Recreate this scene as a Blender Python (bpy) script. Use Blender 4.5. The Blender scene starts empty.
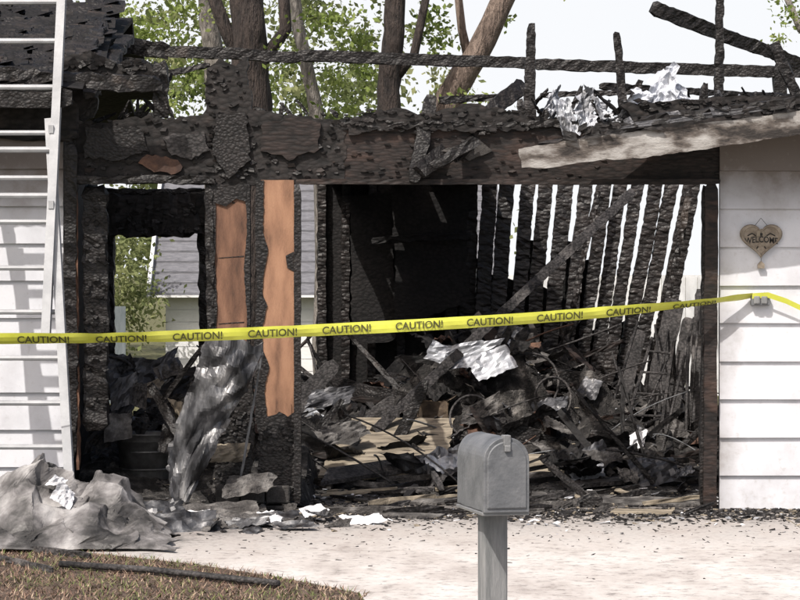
import bpy, math, random
import numpy as np
from mathutils import Vector, Matrix, noise
random.seed(7); rng=np.random.default_rng(7)
R=random.uniform
sc=bpy.context.scene
D=18.0; F=2736.0; EH=1.6
# survey helpers: facade elevation units -> metres, at a real depth y behind (+) / in front (-) of the facade
def pt(u,v,y=0.0):
    s=(D+y)/F
    return Vector(((u-400)*s,y,EH-(v-267)*s))
def gp(u,v):
    d=EH*F/(v-267)
    return Vector(((u-400)*d/F,d-D,0))
def fbm(x,y,z=0,o=4): return noise.fractal(Vector((x,y,z)),1.0,2.0,o)
def hsh(i,j,s=0): return (math.sin(i*127.1+j*311.7+s*74.7)*43758.5453)%1.0
def tl(x,y,s,seed=0):
    """piecewise-linear crumple: random heights on a skewed triangular lattice -> sharp creases"""
    x/=s;y/=s; k=(x+y)*.366; i=math.floor(x+k);j=math.floor(y+k); fx=x+k-i;fy=y+k-j
    a=hsh(i,j,seed);c=hsh(i+1,j+1,seed)
    if fx>fy: b=hsh(i+1,j,seed); return a*(1-fx)+b*(fx-fy)+c*fy
    b=hsh(i,j+1,seed); return a*(1-fy)+b*(fy-fx)+c*fx

# ---------------------------------------------------------------- materials
def base(name):
    m=bpy.data.materials.new(name); m.use_nodes=True
    nt=m.node_tree; b=nt.nodes['Principled BSDF']
    tc=nt.nodes.new('ShaderNodeTexCoord')
    return m,nt,b,tc
def ramp(nt,stops):
    r=nt.nodes.new('ShaderNodeValToRGB'); e=r.color_ramp.elements
    while len(e)<len(stops): e.new(0.5)
    for i,(p,c) in enumerate(stops):
        e[i].position=p; e[i].color=(*c,1) if len(c)==3 else c
    return r
def nz(nt,vec,scale,detail=4,rough=.6):
    n=nt.nodes.new('ShaderNodeTexNoise'); n.inputs['Scale'].default_value=scale
    n.inputs['Detail'].default_value=detail; n.inputs['Roughness'].default_value=rough
    nt.links.new(vec,n.inputs['Vector']); return n
def mth(nt,op,a,b=None,clamp=False):
    n=nt.nodes.new('ShaderNodeMath'); n.operation=op; n.use_clamp=clamp
    for i,s in enumerate((a,b)):
        if s is None: continue
        if isinstance(s,(int,float)): n.inputs[i].default_value=s
        else: nt.links.new(s,n.inputs[i])
    return n.outputs[0]
def mixc(nt,fac,a,b,mode='MIX'):
    n=nt.nodes.new('ShaderNodeMix'); n.data_type='RGBA'; n.blend_type=mode
    if isinstance(fac,(int,float)): n.inputs[0].default_value=fac
    else: nt.links.new(fac,n.inputs[0])
    for s,i in ((a,6),(b,7)):
        if isinstance(s,tuple): n.inputs[i].default_value=(*s,1)
        else: nt.links.new(s,n.inputs[i])
    return n.outputs[2]
def bump(nt,b,h,strength,dist=.01):
    n=nt.nodes.new('ShaderNodeBump'); n.inputs['Strength'].default_value=strength
    n.inputs['Distance'].default_value=dist
    nt.links.new(h,n.inputs['Height']); nt.links.new(n.outputs[0],b.inputs['Normal'])
def nmat(name,stops,scale=5,rough=.7,metal=0,bs=.3,bscale=40,stretch=(1,1,1),detail=5,dist=.01,spec=.4):
    m,nt,b,tc=base(name)
    mp=nt.nodes.new('ShaderNodeMapping'); mp.inputs['Scale'].default_value=stretch
    nt.links.new(tc.outputs['Object'],mp.inputs[0])
    n=nz(nt,mp.outputs[0],scale,detail); r=ramp(nt,stops)
    nt.links.new(n.outputs[0],r.inputs[0]); nt.links.new(r.outputs[0],b.inputs['Base Color'])
    b.inputs['Roughness'].default_value=rough; b.inputs['Metallic'].default_value=metal
    b.inputs['Specular IOR Level'].default_value=spec
    n2=nz(nt,mp.outputs[0],bscale,3); bump(nt,b,n2.outputs[0],bs,dist)
    return m
def charmat(name,dark,lite,scale=30,tint=(.06,.05,.045),amount=.62,rough=.6,bs=.55,st=(1,1,1.35),dist=.012):
    """matte charcoal with fine alligator cracking"""
    m,nt,b,tc=base(name); L=nt.links
    mp=nt.nodes.new('ShaderNodeMapping'); mp.inputs['Scale'].default_value=st; L.new(tc.outputs['Object'],mp.inputs[0])
    n=nz(nt,tc.outputs['Object'],3.1,5,.7)
    add=nt.nodes.new('ShaderNodeVectorMath'); add.operation='MULTIPLY_ADD'
    L.new(n.outputs['Color'],add.inputs[0]); add.inputs[1].default_value=(.09,.09,.09); L.new(mp.outputs[0],add.inputs[2])
    v=nt.nodes.new('ShaderNodeTexVoronoi'); v.feature='F1'; v.inputs['Scale'].default_value=scale; L.new(add.outputs[0],v.inputs['Vector'])
    big=ramp(nt,[(.34,dark),(.62,lite),(.8,tuple(min(1,c*1.7) for c in lite))]); L.new(n.outputs[0],big.inputs[0])
    r=ramp(nt,[(.15,(1.2,1.18,1.18)),(.5,(.8,.8,.8)),(.75,(.35,.35,.35))]); L.new(v.outputs['Distance'],r.inputs[0])
    c=mixc(nt,1,big.outputs[0],r.outputs[0],'MULTIPLY')
    n2=nz(nt,mp.outputs[0],1.7,5,.7); rr=ramp(nt,[(amount,(0,0,0)),(amount+.1,(1,1,1))]); L.new(n2.outputs[0],rr.inputs[0])
    c=mixc(nt,rr.outputs[0],c,tint)
    L.new(c,b.inputs['Base Color']); b.inputs['Roughness'].default_value=rough; b.inputs['Specular IOR Level'].default_value=.35
    h=mth(nt,'SUBTRACT',1,v.outputs['Distance']); h=mth(nt,'ADD',h,mth(nt,'MULTIPLY',n2.outputs[0],1.5))
    bump(nt,b,h,bs,dist)
    return m
CHAR=charmat('charred_wood',(.007,.006,.0058),(.021,.018,.0172),44,(.045,.035,.03),.62,.55,.55,(1,1,1.35),.009)
CHARB=charmat('charred_brown_board',(.011,.008,.007),(.028,.019,.0163),26,(.05,.03,.023),.55,.65,.25,(.6,.6,2.0))
CHARD=charmat('charred_dark',(.005,.0045,.0045),(.013,.011,.0108),30,(.022,.019,.017),.64,.75,.35)
CHARP=charmat('charred_sheathing',(.008,.0068,.0065),(.021,.0172,.016),24,(.045,.033,.027),.58,.7,.35,(.8,.8,1.4),.012)
CHARG=charmat('charred_ashy',(.018,.0165,.0165),(.066,.061,.06),42,(.12,.11,.105),.57,.7,.5,(1,1,1.35),.01)
STUD=charmat('charred_stud',(.009,.0078,.0075),(.031,.026,.0243),28,(.05,.04,.034),.60,.48,.8,(.55,.8,1.25),.012)
def siding():
    m,nt,b,tc=base('white_siding'); L=nt.links
    s=nt.nodes.new('ShaderNodeSeparateXYZ'); L.new(tc.outputs['Object'],s.inputs[0])
    n=nz(nt,tc.outputs['Object'],3,6,.65); n2=nz(nt,tc.outputs['Object'],26,4)
    r=ramp(nt,[(.3,(.48,.48,.505)),(.5,(.58,.585,.615)),(.8,(.65,.65,.675))]); L.new(n.outputs[0],r.inputs[0])
    z=mth(nt,'SUBTRACT',s.outputs[2],1.90); z=mth(nt,'MULTIPLY',z,3.0)
    z=mth(nt,'ADD',z,mth(nt,'MULTIPLY',mth(nt,'SUBTRACT',n.outputs[0],.5),1.6),True)
    c=mixc(nt,mth(nt,'MULTIPLY',z,.9),r.outputs[0],(.12,.088,.066))
    ax=mth(nt,'ABSOLUTE',s.outputs[0]); ax=mth(nt,'SUBTRACT',2.30,ax); ax=mth(nt,'MULTIPLY',ax,4)
    ax=mth(nt,'ADD',ax,mth(nt,'MULTIPLY',mth(nt,'SUBTRACT',n.outputs[0],.58),2.5),True)
    c=mixc(nt,mth(nt,'MULTIPLY',ax,.8),c,(.14,.12,.105))
    gr=mth(nt,'SUBTRACT',.30,s.outputs[2]); gr=mth(nt,'ADD',gr,mth(nt,'MULTIPLY',mth(nt,'SUBTRACT',n2.outputs[0],.6),1.4),True)
    c=mixc(nt,mth(nt,'MULTIPLY',gr,.6),c,(.30,.27,.24))
    sm=ramp(nt,[(.60,(0,0,0)),(.72,(1,1,1))]); L.new(n2.outputs[0],sm.inputs[0])
    c=mixc(nt,mth(nt,'MULTIPLY',sm.outputs[0],.3),c,(.33,.31,.29))
    L.new(c,b.inputs['Base Color']); b.inputs['Roughness'].default_value=.55
    bump(nt,b,n2.outputs[0],.12,.01); return m
SID=siding()
WOOD=nmat('scorched_lumber',[(.28,(.08,.04,.025)),(.38,(.19,.10,.06)),(.52,(.28,.15,.09)),(.75,(.38,.215,.13))],3.2,.75,0,.35,60,(3,3,.8),7)
WOODK=nmat('scorched_lumber_dark',[(.30,(.035,.02,.014)),(.42,(.10,.05,.031)),(.6,(.175,.09,.055)),(.75,(.25,.135,.085))],3.6,.75,0,.35,60,(3,3,.8),7)
WOODP=nmat('pale_board',[(.3,(.05,.042,.034)),(.45,(.19,.16,.12)),(.7,(.35,.30,.23))],5,.8,0,.4,50,(1,4,1))
RUST=nmat('rusty_metal',[(.3,(.03,.02,.018)),(.5,(.075,.042,.03)),(.7,(.16,.085,.055))],8,.8,.2,.4,50)
METAL=nmat('burnt_sheet_metal',[(.32,(.02,.02,.022)),(.5,(.075,.075,.08)),(.62,(.16,.16,.17)),(.75,(.34,.335,.33))],4.5,.5,.45,.3,30)
METALL=nmat('pale_sheet_metal',[(.3,(.10,.10,.10)),(.5,(.36,.37,.40)),(.7,(.58,.60,.62))],6,.5,.3,.3,30)
TARP=nmat('ash_grey_tarp',[(.34,(.016,.015,.014)),(.43,(.055,.052,.05)),(.52,(.14,.132,.13)),(.66,(.32,.31,.305))],3.6,.5,0,.3,60,detail=8,dist=.008)
ALU=nmat('aluminium',[(.3,(.26,.265,.275)),(.7,(.38,.385,.395))],8,.55,.1,.1,60)
ASH=nmat('ash',[(.3,(.02,.018,.017)),(.5,(.07,.065,.062)),(.7,(.2,.19,.18))],9,.95,0,.8,60,dist=.02)
WHITEB=nmat('white_scrap',[(.3,(.35,.35,.36)),(.6,(.70,.70,.72))],12,.7,0,.3,50)
INSUL=nmat('white_insulation',[(.3,(.22,.23,.26)),(.5,(.52,.54,.59)),(.7,(.70,.71,.74))],8,.8,0,.5,30)
FASC=nmat('peeled_fascia',[(.38,(.02,.016,.014)),(.46,(.09,.075,.065)),(.55,(.26,.245,.23)),(.75,(.46,.45,.435))],3.5,.7,0,.5,40,(1,1,2.5),8)
BLOCK=nmat('sooty_block',[(.35,(.022,.02,.019)),(.6,(.065,.06,.056)),(.8,(.13,.12,.115))],9,.9,0,.8,70)
GALV=nmat('galvanised_grey',[(.32,(.10,.105,.112)),(.48,(.155,.16,.168)),(.6,(.19,.193,.20)),(.75,(.25,.253,.26))],8,.55,.35,.2,70,detail=8)
POSTM=nmat('grey_post',[(.35,(.15,.155,.155)),(.6,(.23,.23,.23)),(.8,(.30,.30,.295))],12,.75,0,.3,60,(3,3,.5))
def barkmat(name,c0,c1):
    return nmat(name,[(.3,c0),(.7,c1)],7,.9,0,1,14,(3,3,.6),5,.05)
BARK=barkmat('bark',(.07,.05,.04),(.25,.19,.155)); BARKG=barkmat('bark_pale',(.11,.10,.09),(.32,.29,.26)); BARKB=barkmat('bark_burnt',(.012,.010,.010),(.06,.045,.038))
def leafmat(name,stops,scale=.9,tr=.45):
    m,nt,b,tc=base(name); L=nt.links
    n=nz(nt,tc.outputs['Object'],scale,3,.75); r=ramp(nt,stops); L.new(n.outputs[0],r.inputs[0])
    L.new(r.outputs[0],b.inputs['Base Color']); b.inputs['Roughness'].default_value=.7; b.inputs['Specular IOR Level'].default_value=.2
    t=nt.nodes.new('ShaderNodeBsdfTranslucent'); L.new(r.outputs[0],t.inputs[0])
    a=nt.nodes.new('ShaderNodeMixShader'); a.inputs[0].default_value=tr
    L.new(b.outputs[0],a.inputs[1]); L.new(t.outputs[0],a.inputs[2]); L.new(a.outputs[0],nt.nodes['Material Output'].inputs[0]); return m
LEAF=leafmat('leaves',[(.3,(.09,.13,.03)),(.5,(.21,.27,.07)),(.7,(.38,.42,.16))])
LEAFD=leafmat('distant_leaves',[(.3,(.09,.12,.045)),(.5,(.19,.22,.09)),(.7,(.34,.35,.17))],.5)

# ---------------------------------------------------------------- mesh builder
class MB:
    def __init__(s): s.v=[]; s.f=[]; s.m=[]
    def add(s,v,f,mi=0):
        o=len(s.v); s.v+= [tuple(a) for a in v]; s.f+=[tuple(i+o for i in q) for q in f]; s.m+=[mi]*len(f)
    def done(s,name,mats,parent=None,smooth=False):
        me=bpy.data.meshes.new(name); me.from_pydata(s.v,[],s.f)
        for m in mats: me.materials.append(m)
        me.polygons.foreach_set('material_index',s.m)
        if smooth: me.polygons.foreach_set('use_smooth',[True]*len(s.f))
        me.validate(); me.update()
        o=bpy.data.objects.new(name,me); sc.collection.objects.link(o)
        if parent: o.parent=parent
        return o
def empty(name):
    o=bpy.data.objects.new(name,None); sc.collection.objects.link(o); return o
def box(M,lo,hi,mi=0):
    x0,y0,z0=lo; x1,y1,z1=hi
    M.add([(x0,y0,z0),(x1,y0,z0),(x1,y1,z0),(x0,y1,z0),(x0,y0,z1),(x1,y0,z1),(x1,y1,z1),(x0,y1,z1)],
      [(0,3,2,1),(4,5,6,7),(0,1,5,4),(1,2,6,5),(2,3,7,6),(3,0,4,7)],mi)
def frame(p0,p1,up=None):
    d=(p1-p0).normalized(); u=Vector(up) if up else (Vector((0,1,0)) if abs(d.y)<.9 else Vector((0,0,1)))
    a=d.cross(u).normalized(); return d,a,a.cross(d).normalized()
def beam(M,p0,p1,w,t,jit=.006,mi=0,taper=0,seg=.05,sway=.0,up=None,er=9):
    """irregular burnt lumber: 8-point section, eroded along its length"""
    p0=Vector(p0);p1=Vector(p1); d,a,b=frame(p0,p1,up); Ln=(p1-p0).length; n=max(2,min(90,int(Ln/seg)))
    sec=[(-1,-1),(0,-1.0),(1,-1),(1,0),(1,1),(0,1),(-1,1),(-1,0)]
    vs=[];fs=[];so=R(0,100)
    for i in range(n+1):
        k=i/n; c=p0.lerp(p1,k)+a*sway*math.sin(k*3.1)+a*fbm(k*Ln*1.5,so)*jit*1.5
        e=1-taper*k+fbm(k*Ln*5,so+9)*jit*er
        e=max(.35,e)
        if i==0 or i==n: e*=R(.45,.9)
        for (x,y) in sec:
            r=R(-jit,jit) if jit else 0
            vs.append(c+a*(x*w/2*e+r)+b*(y*t/2*e+(R(-jit,jit) if jit else 0))+d*(R(-1,1)*jit*1.4))
    for i in range(n):
        for j in range(8):
            q=i*8+j; q2=i*8+(j+1)%8; fs.append((q,q2,q2+8,q+8))
    fs.append(tuple(range(7,-1,-1))); fs.append(tuple(n*8+j for j in range(8)))
    M.add(vs,fs,mi)
def tube(M,pts,rad,n=8,mi=0,caps=True,jit=0):
    pts=[Vector(p) for p in pts]; vs=[];fs=[]
    if isinstance(rad,(int,float)): rad=[rad]*len(pts)
    pa=None
    for i,p in enumerate(pts):
        d=(pts[min(i+1,len(pts)-1)]-pts[max(i-1,0)]).normalized()
        if pa is None:
            u=Vector((0,1,0)) if abs(d.y)<.9 else Vector((0,0,1)); a=d.cross(u).normalized()
        else: a=(pa-d*pa.dot(d)).normalized()
        pa=a; b=d.cross(a)
        for j in range(n):
            t=2*math.pi*j/n; r=rad[i]*(1+R(-jit,jit)); vs.append(p+(a*math.cos(t)+b*math.sin(t))*r)
    for i in range(len(pts)-1):
        for j in range(n):
            q=i*n+j;q2=i*n+(j+1)%n; fs.append((q,q2,q2+n,q+n))
    if caps: fs.append(tuple(range(n-1,-1,-1))); fs.append(tuple((len(pts)-1)*n+j for j in range(n)))
    M.add(vs,fs,mi)
def panel(M,out,y,t,jag=.012,mi=0,seg=.05,flat=()):
    """broken board: outline in facade units, subdivided with a ragged edge, thickness t (behind y)"""
    P=[pt(u,v,y) for u,v in out]; o=[]
    for i,p in enumerate(P):
        q=P[(i+1)%len(P)]; n=max(1,int((q-p).length/seg))
        for k in range(n):
            c=p.lerp(q,k/n); j=jag if i not in flat else 0
            o.append(Vector((c.x+R(-j,j),y,c.z+R(-j,j))))
    n=len(o); vs=o+[Vector((c.x,y+t,c.z)) for c in o]
    fs=[tuple(range(n)),tuple(range(2*n-1,n-1,-1))]+[(i,i+n,(i+1)%n+n,(i+1)%n) for i in range(n)]
    M.add(vs,fs,mi)
def flakes(M,u0,u1,v0,v1,y,n,s0,s1,mis,vert=1.0):
    """curled, blistered char scales standing off a burnt face"""
    for k in range(n):
        c=pt(R(u0,u1),R(v0,v1),y-R(.0,.012)); s=R(s0,s1); m=random.choice((4,4,5)); a0=R(0,6.28); ar=R(.5,1)
        tx,tz=R(-.35,.35),R(-.35,.35); th=R(.003,.009); top=[]
        for i in range(m):
            a=a0+6.283*i/m; r=s*R(.6,1.1); dx=math.cos(a)*r; dz=math.sin(a)*r*vert*ar
            top.append(Vector((c.x+dx,c.y-th+dx*tx+dz*tz,c.z+dz)))
        vs=top+[Vector((c.x+(p.x-c.x)*1.02,c.y+.03,c.z+(p.z-c.z)*1.02)) for p in top]
        M.add(vs,[tuple(range(m))]+[(i,i+m,(i+1)%m+m,(i+1)%m) for i in range(m)],random.choice(mis))
def sheet(M,c,u,v,n=14,amp=.08,folds=6,mi=0,curl=0,seed=None,edge=.04):
    c=Vector(c);u=Vector(u);v=Vector(v); nn=u.cross(v).normalized(); rs=random.Random(seed if seed is not None else R(0,999))
    fl=[(rs.uniform(0,6.28),rs.uniform(-.6,.6),rs.uniform(.3,1)*rs.choice((-1,1))) for _ in range(folds)]
    vs=[];fs=[]
    for i in range(n+1):
        for j in range(n+1):
            s=i/n*2-1;t=j/n*2-1; h=0
            for (an,of,am) in fl: h+=am*abs(math.cos(an)*s+math.sin(an)*t-of)
            h=h/folds*2*amp+curl*(s*s)+fbm(s*2.5+folds,t*2.5,c.x)*amp*.5
            eu=1+edge*fbm(t*3,c.z*7,1)*3; ev=1+edge*fbm(s*3,c.x*7,5)*3
            vs.append(c+u*(s*eu)/2+v*(t*ev)/2+nn*h)
    for i in range(n):
        for j in range(n):
            q=i*(n+1)+j; fs.append((q,q+1,q+n+2,q+n+1))
    M.add(vs,fs,mi)
def chips(M,pos,s0,s1,mis,flat=.3):
    for p in pos:
        s=R(s0,s1); l=s*R(.8,3); w=s*R(.5,1.2); h=s*flat*R(.3,1.2)
        rot=Matrix.Rotation(R(0,6.28),3,'Z')@Matrix.Rotation(R(-.5,.5),3,'X')@Matrix.Rotation(R(-.4,.4),3,'Y')
        vs=[Vector(p)+rot@Vector((x*l/2*R(.6,1),y*w/2*R(.6,1),z*h/2+h/2)) for z in(-1,1) for x,y in((-1,-1),(1,-1),(1,1),(-1,1))]
        M.add(vs,[(0,3,2,1),(4,5,6,7),(0,1,5,4),(1,2,6,5),(2,3,7,6),(3,0,4,7)],random.choice(mis))

# ================================================================ GROUND
grassm=nmat('grass_ground',[(.3,(.05,.055,.02)),(.5,(.10,.10,.04)),(.7,(.17,.14,.08))],6,.95,0,.8,60,dist=.02)
M=MB(); ys=[-400,-17.0,-17.0,-9.7,-9.7,400]; zs=[0,0,-.12,-.12,0,0]
M.v=[(x,y,z) for y,z in zip(ys,zs) for x in(-400,400)]; M.f=[(2*i,2*i+1,2*i+3,2*i+2) for i in range(5)]; M.m=[0]*5
M.done('ground',[grassm])
M=MB(); M.add([(-200,-16.85,-.116),(200,-16.85,-.116),(200,-9.85,-.116),(-200,-9.85,-.116)],[(0,1,2,3)])
M.done('street',[nmat('asphalt',[(.3,(.04,.04,.042)),(.7,(.065,.065,.065))],4,.9,0,.4,120)])
M=MB()
box(M,(-200,-9.85,-.14),(-.4,-9.69,.012)); box(M,(5,-9.85,-.14),(200,-9.69,.012)); box(M,(-.4,-9.85,-.14),(5,-9.69,-.08))
box(M,(-200,-17.01,-.14),(200,-16.85,.012))
CONC=nmat('kerb_concrete',[(.3,(.3,.28,.26)),(.7,(.42,.4,.38))],5,.9,0,.3,60); M.done('kerb',[CONC])
def drive():
    m,nt,b,tc=base('driveway_concrete'); L=nt.links; s=nt.nodes.new('ShaderNodeSeparateXYZ'); L.new(tc.outputs['Object'],s.inputs[0])
    mp=nt.nodes.new('ShaderNodeMapping'); mp.inputs['Scale'].default_value=(.8,.35,1); L.new(tc.outputs['Object'],mp.inputs[0])
    n=nz(nt,mp.outputs[0],2.4,8,.72); n2=nz(nt,tc.outputs['Object'],11,7,.78)
    r=ramp(nt,[(.3,(.30,.265,.245)),(.45,(.43,.395,.37)),(.6,(.54,.51,.485)),(.75,(.60,.575,.555))]); L.new(n.outputs[0],r.inputs[0])
    sp=ramp(nt,[(.36,(.18,.165,.155)),(.48,(1,1,1))]); L.new(n2.outputs[0],sp.inputs[0]); c=mixc(nt,.65,r.outputs[0],sp.outputs[0],'MULTIPLY')
    nn=mth(nt,'ADD',mth(nt,'MULTIPLY',mth(nt,'SUBTRACT',n.outputs[0],.5),3.4),mth(nt,'MULTIPLY',mth(nt,'SUBTRACT',n2.outputs[0],.5),3.6))
    xl=mth(nt,'MAXIMUM',mth(nt,'MULTIPLY',mth(nt,'SUBTRACT',.1,s.outputs[0]),.75),0)
    # wide thin wash of ash, then dense soot by the opening
    y2=mth(nt,'ADD',mth(nt,'MULTIPLY',mth(nt,'ADD',s.outputs[1],2.3),.55),mth(nt,'MULTIPLY',xl,.6)); y2=mth(nt,'ADD',y2,nn,True)
    c=mixc(nt,mth(nt,'MULTIPLY',y2,.55),c,(.17,.155,.145))
    y=mth(nt,'ADD',mth(nt,'MULTIPLY',mth(nt,'ADD',s.outputs[1],.95),.8),xl); y=mth(nt,'ADD',y,nn,True)
    c=mixc(nt,mth(nt,'MULTIPLY',y,.92),c,(.040,.035,.032))
    L.new(c,b.inputs['Base Color']); b.inputs['Roughness'].default_value=.9; bump(nt,b,n2.outputs[0],.3,.008); return m
M=MB()
edge=[(-3.6,-2.25),(-2.9,-2.3),(-2.3,-2.45),(-1.7,-2.75),(-1.1,-3.3),(-.6,-3.95),(-.2,-4.6),(-.1,-5.6)]
def slab(poly,z=.05):
    n=len(poly); M.add([(x,y,z) for x,y in poly]+[(x,y,-.02) for x,y in poly],[tuple(range(n))]+[(i,i+n,(i+1)%n+n,(i+1)%n) for i in range(n)])
z=.006
j=-2.62; g=.006; XJ=2.45
def left(y):
    for a,b in zip(edge,edge[1:]):
        if b[1]<=y<=a[1]: return a[0]+(b[0]-a[0])*(y-a[1])/(b[1]-a[1])
    return -.1 if y<-5.6 else -3.6
slab([(XJ-g,-.06),(-3.6,-.06),(-3.6,-2.25),(-2.9,-2.3),(-2.3,-2.45),(left(j+g),j+g),(XJ-g,j+g)],z)
slab([(4.6,-.06),(XJ+g,-.06),(XJ+g,j+g),(4.6,j+g)],z)
slab([(XJ-g,j-g),(left(j-g),j-g),(-1.7,-2.75),(-1.1,-3.3),(-.6,-3.95),(-.2,-4.6),(-.1,-5.6),(XJ-g,-5.6)],z)
slab([(4.6,j-g),(XJ+g,j-g),(XJ+g,-5.6),(4.6,-5.6)],z)
slab([(4.6,-5.6-2*g),(-.1,-5.6-2*g),(-.3,-9.68),(4.8,-9.68)],z)
DRV=drive(); M.done('driveway',[DRV])
M=MB(); pos=[]
while len(pos)<22000:
    x=R(-3.4,.1);y=R(-6.2,-2.2)
    if x<left(y)+.02+.05*fbm(x*4,y*4) or (y<-5.6 and x<-.1): pos.append((x,y))
vs=[];fs=[];mi=[]
for (x,y) in pos:
    a=R(0,6.28); h=R(.006,.035); l=R(.015,.06); w=R(.002,.005); gg=fbm(x*2,y*2,4)
    dx,dy=math.cos(a),math.sin(a); o=len(vs)
    vs+=[(x-dy*w,y+dx*w,.001),(x+dy*w,y-dx*w,.001),(x+dx*l,y+dy*l,h)]; fs.append((o,o+1,o+2)); k=R(0,1)+gg*.4; mi.append(0 if k<.50 else (1 if k<.68 else 2))
M.v=vs;M.f=fs;M.m=mi
M.done('dry_grass',[nmat('straw',[(.3,(.09,.05,.035)),(.7,(.22,.14,.10))],3),nmat('straw_pale',[(.3,(.25,.18,.12)),(.7,(.4,.3,.22))],3),nmat('grass_blades',[(.3,(.07,.09,.025)),(.7,(.14,.16,.05))],3)])
M=MB(); P=[(-3.6,-2.26)]+[(a-.01,b-.01) for a,b in edge[1:]]+[(-.12,-6.4),(-3.6,-6.4)]
M.add([(x,y,.004) for x,y in P],[tuple(range(len(P)-1,-1,-1))])
M.done('mulch_bed',[nmat('mulch',[(.3,(.04,.028,.02)),(.5,(.11,.075,.055)),(.7,(.20,.145,.11))],14,.95,0,1,90,dist=.03)])

# ================================================================ BURNED HOUSE
H=empty('burned_house')
def laps(M,x0,x1,z0,z1,step=.25,ph=0):
    z=z0
    while z<z1-.01:
        zt=min(z+step,z1)
        cuts=[x0]+sorted([R(x0+.3,x1-.3)] if x1-x0>1.4 else [])+[x1]
        for a,b in zip(cuts,cuts[1:]):
            a+=.0015;b-=.0015; w=R(-.003,.003);w2=R(-.003,.003)
            M.add([(a,-.034+w,z+w2),(b,-.034,z),(b,-.014,zt),(a,-.014,zt),(a,.0,z),(b,.0,z),(b,.0,zt),(a,.0,zt)],
              [(0,1,2,3),(0,4,5,1),(3,2,6,7),(0,3,7,4),(1,5,6,2),(4,7,6,5)])
        z+=step
M=MB(); xr=pt(719,0).x; laps(M,xr,2.95,-.02,2.62); M.done('siding_right',[SID],H)
M=MB(); laps(M,-7.5,pt(64,0).x,.04,2.46,.245); M.done('siding_left',[SID],H)
M=MB(); box(M,(xr+.01,.002,0),(2.95,.10,2.6)); box(M,(2.85,.1,0),(2.95,6.1,2.5)); box(M,(-7.5,.002,0),(pt(64,0).x,.10,2.6)); box(M,(-7.5,.1,0),(-7.4,6.1,2.5)); box(M,(-7.4,6.0,0),(-3.0,6.1,2.5)); box(M,(-2.32,.1,0),(-2.22,2.1,2.4))
M.done('wall_core',[CHARD],H)
M=MB(); box(M,(-7.5,.0,-.05),(2.95,6.1,.003)); M.done('garage_floor',[DRV],H)
# roof (left house body)
M=MB()
n=26; vs=[];fs=[]
for i in range(n+1):
    for k in range(9):
        x=-7.8+(5.75)*i/n; f=k/8
        yy=-.5+3.5*f; rz=3.62-.10*max(0,(x+2.6))/.5*.5
        zz=2.72+(rz-2.72)*f+fbm(x*3,yy*3)*.03
        if x>-2.5 and k>5: zz-=.06
        vs.append((x+ (fbm(yy*4,3)*.12 if i==n else 0),yy,zz))
for i in range(n):
    for k in range(8):
        q=i*9+k
        if i>n-3 and R(0,1)<.35 : continue
        fs.append((q,q+9,q+10,q+1))
M.add(vs,fs)
vs2=[(x,6.3-(y+.5)*.94,z+.002) for x,y,z in vs]; M.add(vs2,[(a,d,c,b) for a,b,c,d in fs])
o=M.done('roof_deck',[CHARD],H)
s=o.modifiers.new('s','SOLIDIFY'); s.thickness=.04
M=MB()
for k in range(520):   # curled burnt shingle tabs
    x=R(-3.4,-2.1); f=R(0.02,.98); yy=-.5+3.5*f; z0=2.74+.9*f+.01; s=R(.03,.11); tw=R(-.3,.6)
    M.add([(x-s,yy-s,z0-.02),(x+s,yy-s*R(.6,1.3),z0-.02+tw*s),(x+s*R(.6,1),yy+s,z0+.05),(x-s,yy+s*R(.6,1),z0+.05+tw*s*.5)],[(0,1,2,3)],random.choice((0,0,1,2)))
M.done('burnt_shingles',[CHARD,CHARP,CHAR],H)
M=MB()
beam(M,pt(-500,98,-.5),pt(72,98,-.5),.13,.04,.006)
beam(M,pt(-500,118,-.05),pt(78,118,-.05),.28,.05,.008,1)
beam(M,pt(-500,134,-.06),pt(78,134,-.06),.05,.06,.006,1)
beam(M,pt(-60,70,-.45),pt(160,86,-.3),.10,.05,.012)
beam(M,pt(-60,16,2.9),pt(168,50,2.9),.12,.06,.012)
beam(M,pt(60,92,-.3),pt(100,30,1.5),.10,.05,.012)
beam(M,pt(90,95,-.2),pt(128,38,2),.10,.05,.012)
beam(M,pt(-60,45,1.5),pt(150,70,1.5),.12,.05,.015)
beam(M,pt(60,60,.5),pt(170,80,.5),.09,.05,.012)
panel(M,[(60,60),(90,52),(120,66),(150,62),(160,84),(130,88),(98,86),(90,104),(66,140),(56,110)],.0,.08,.012,1)
panel(M,[(76,80),(96,84),(100,100),(92,118),(74,124)],.02,.06,.012)
flakes(M,62,158,60,90,-.01,50,.02,.05,(0,1))
for a,b in (((165,52),(300,57)),((298,56),(535,63)),((532,64),(900,76))):
    beam(M,pt(*a,2.9),pt(*b,2.9),.085,.06,.005,0,0,.05,0,None,5)
beam(M,pt(160,62,.1),pt(163,118,.1),.10,.09,.01)
M.done('charred_roof_framing',[CHAR,CHARP],H)
# headers
M=MB()
panel(M,[(68,118),(92,124),(150,116),(166,120),(206,112),(206,70),(222,58),(236,66),(246,56),(252,110),(300,116),(330,120),(345,132),(345,182),(298,184),(250,184),(248,206),(214,206),(212,182),(74,182)],.0,.10,.012,4,.03)
panel(M,[(262,122),(300,119),(322,122),(318,150),(290,160),(262,150)],-.03,.03,.012,1,.03)
panel(M,[(86,128),(140,126),(150,150),(120,160),(84,158)],-.025,.025,.012,0,.03)
panel(M,[(146,154),(172,158),(184,166),(176,174),(150,170),(138,162)],-.028,.028,.010,3,.03)
panel(M,[(164,136),(206,132),(208,150),(190,160),(168,152)],-.03,.03,.012,6,.03)
panel(M,[(216,116),(246,112),(250,160),(228,178),(212,150)],-.04,.04,.012,0,.03)
panel(M,[(340,130),(380,122),(430,112),(470,118),(530,120),(600,132),(722,128),(722,182),(340,182)],.005,.09,.006,1)
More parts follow.
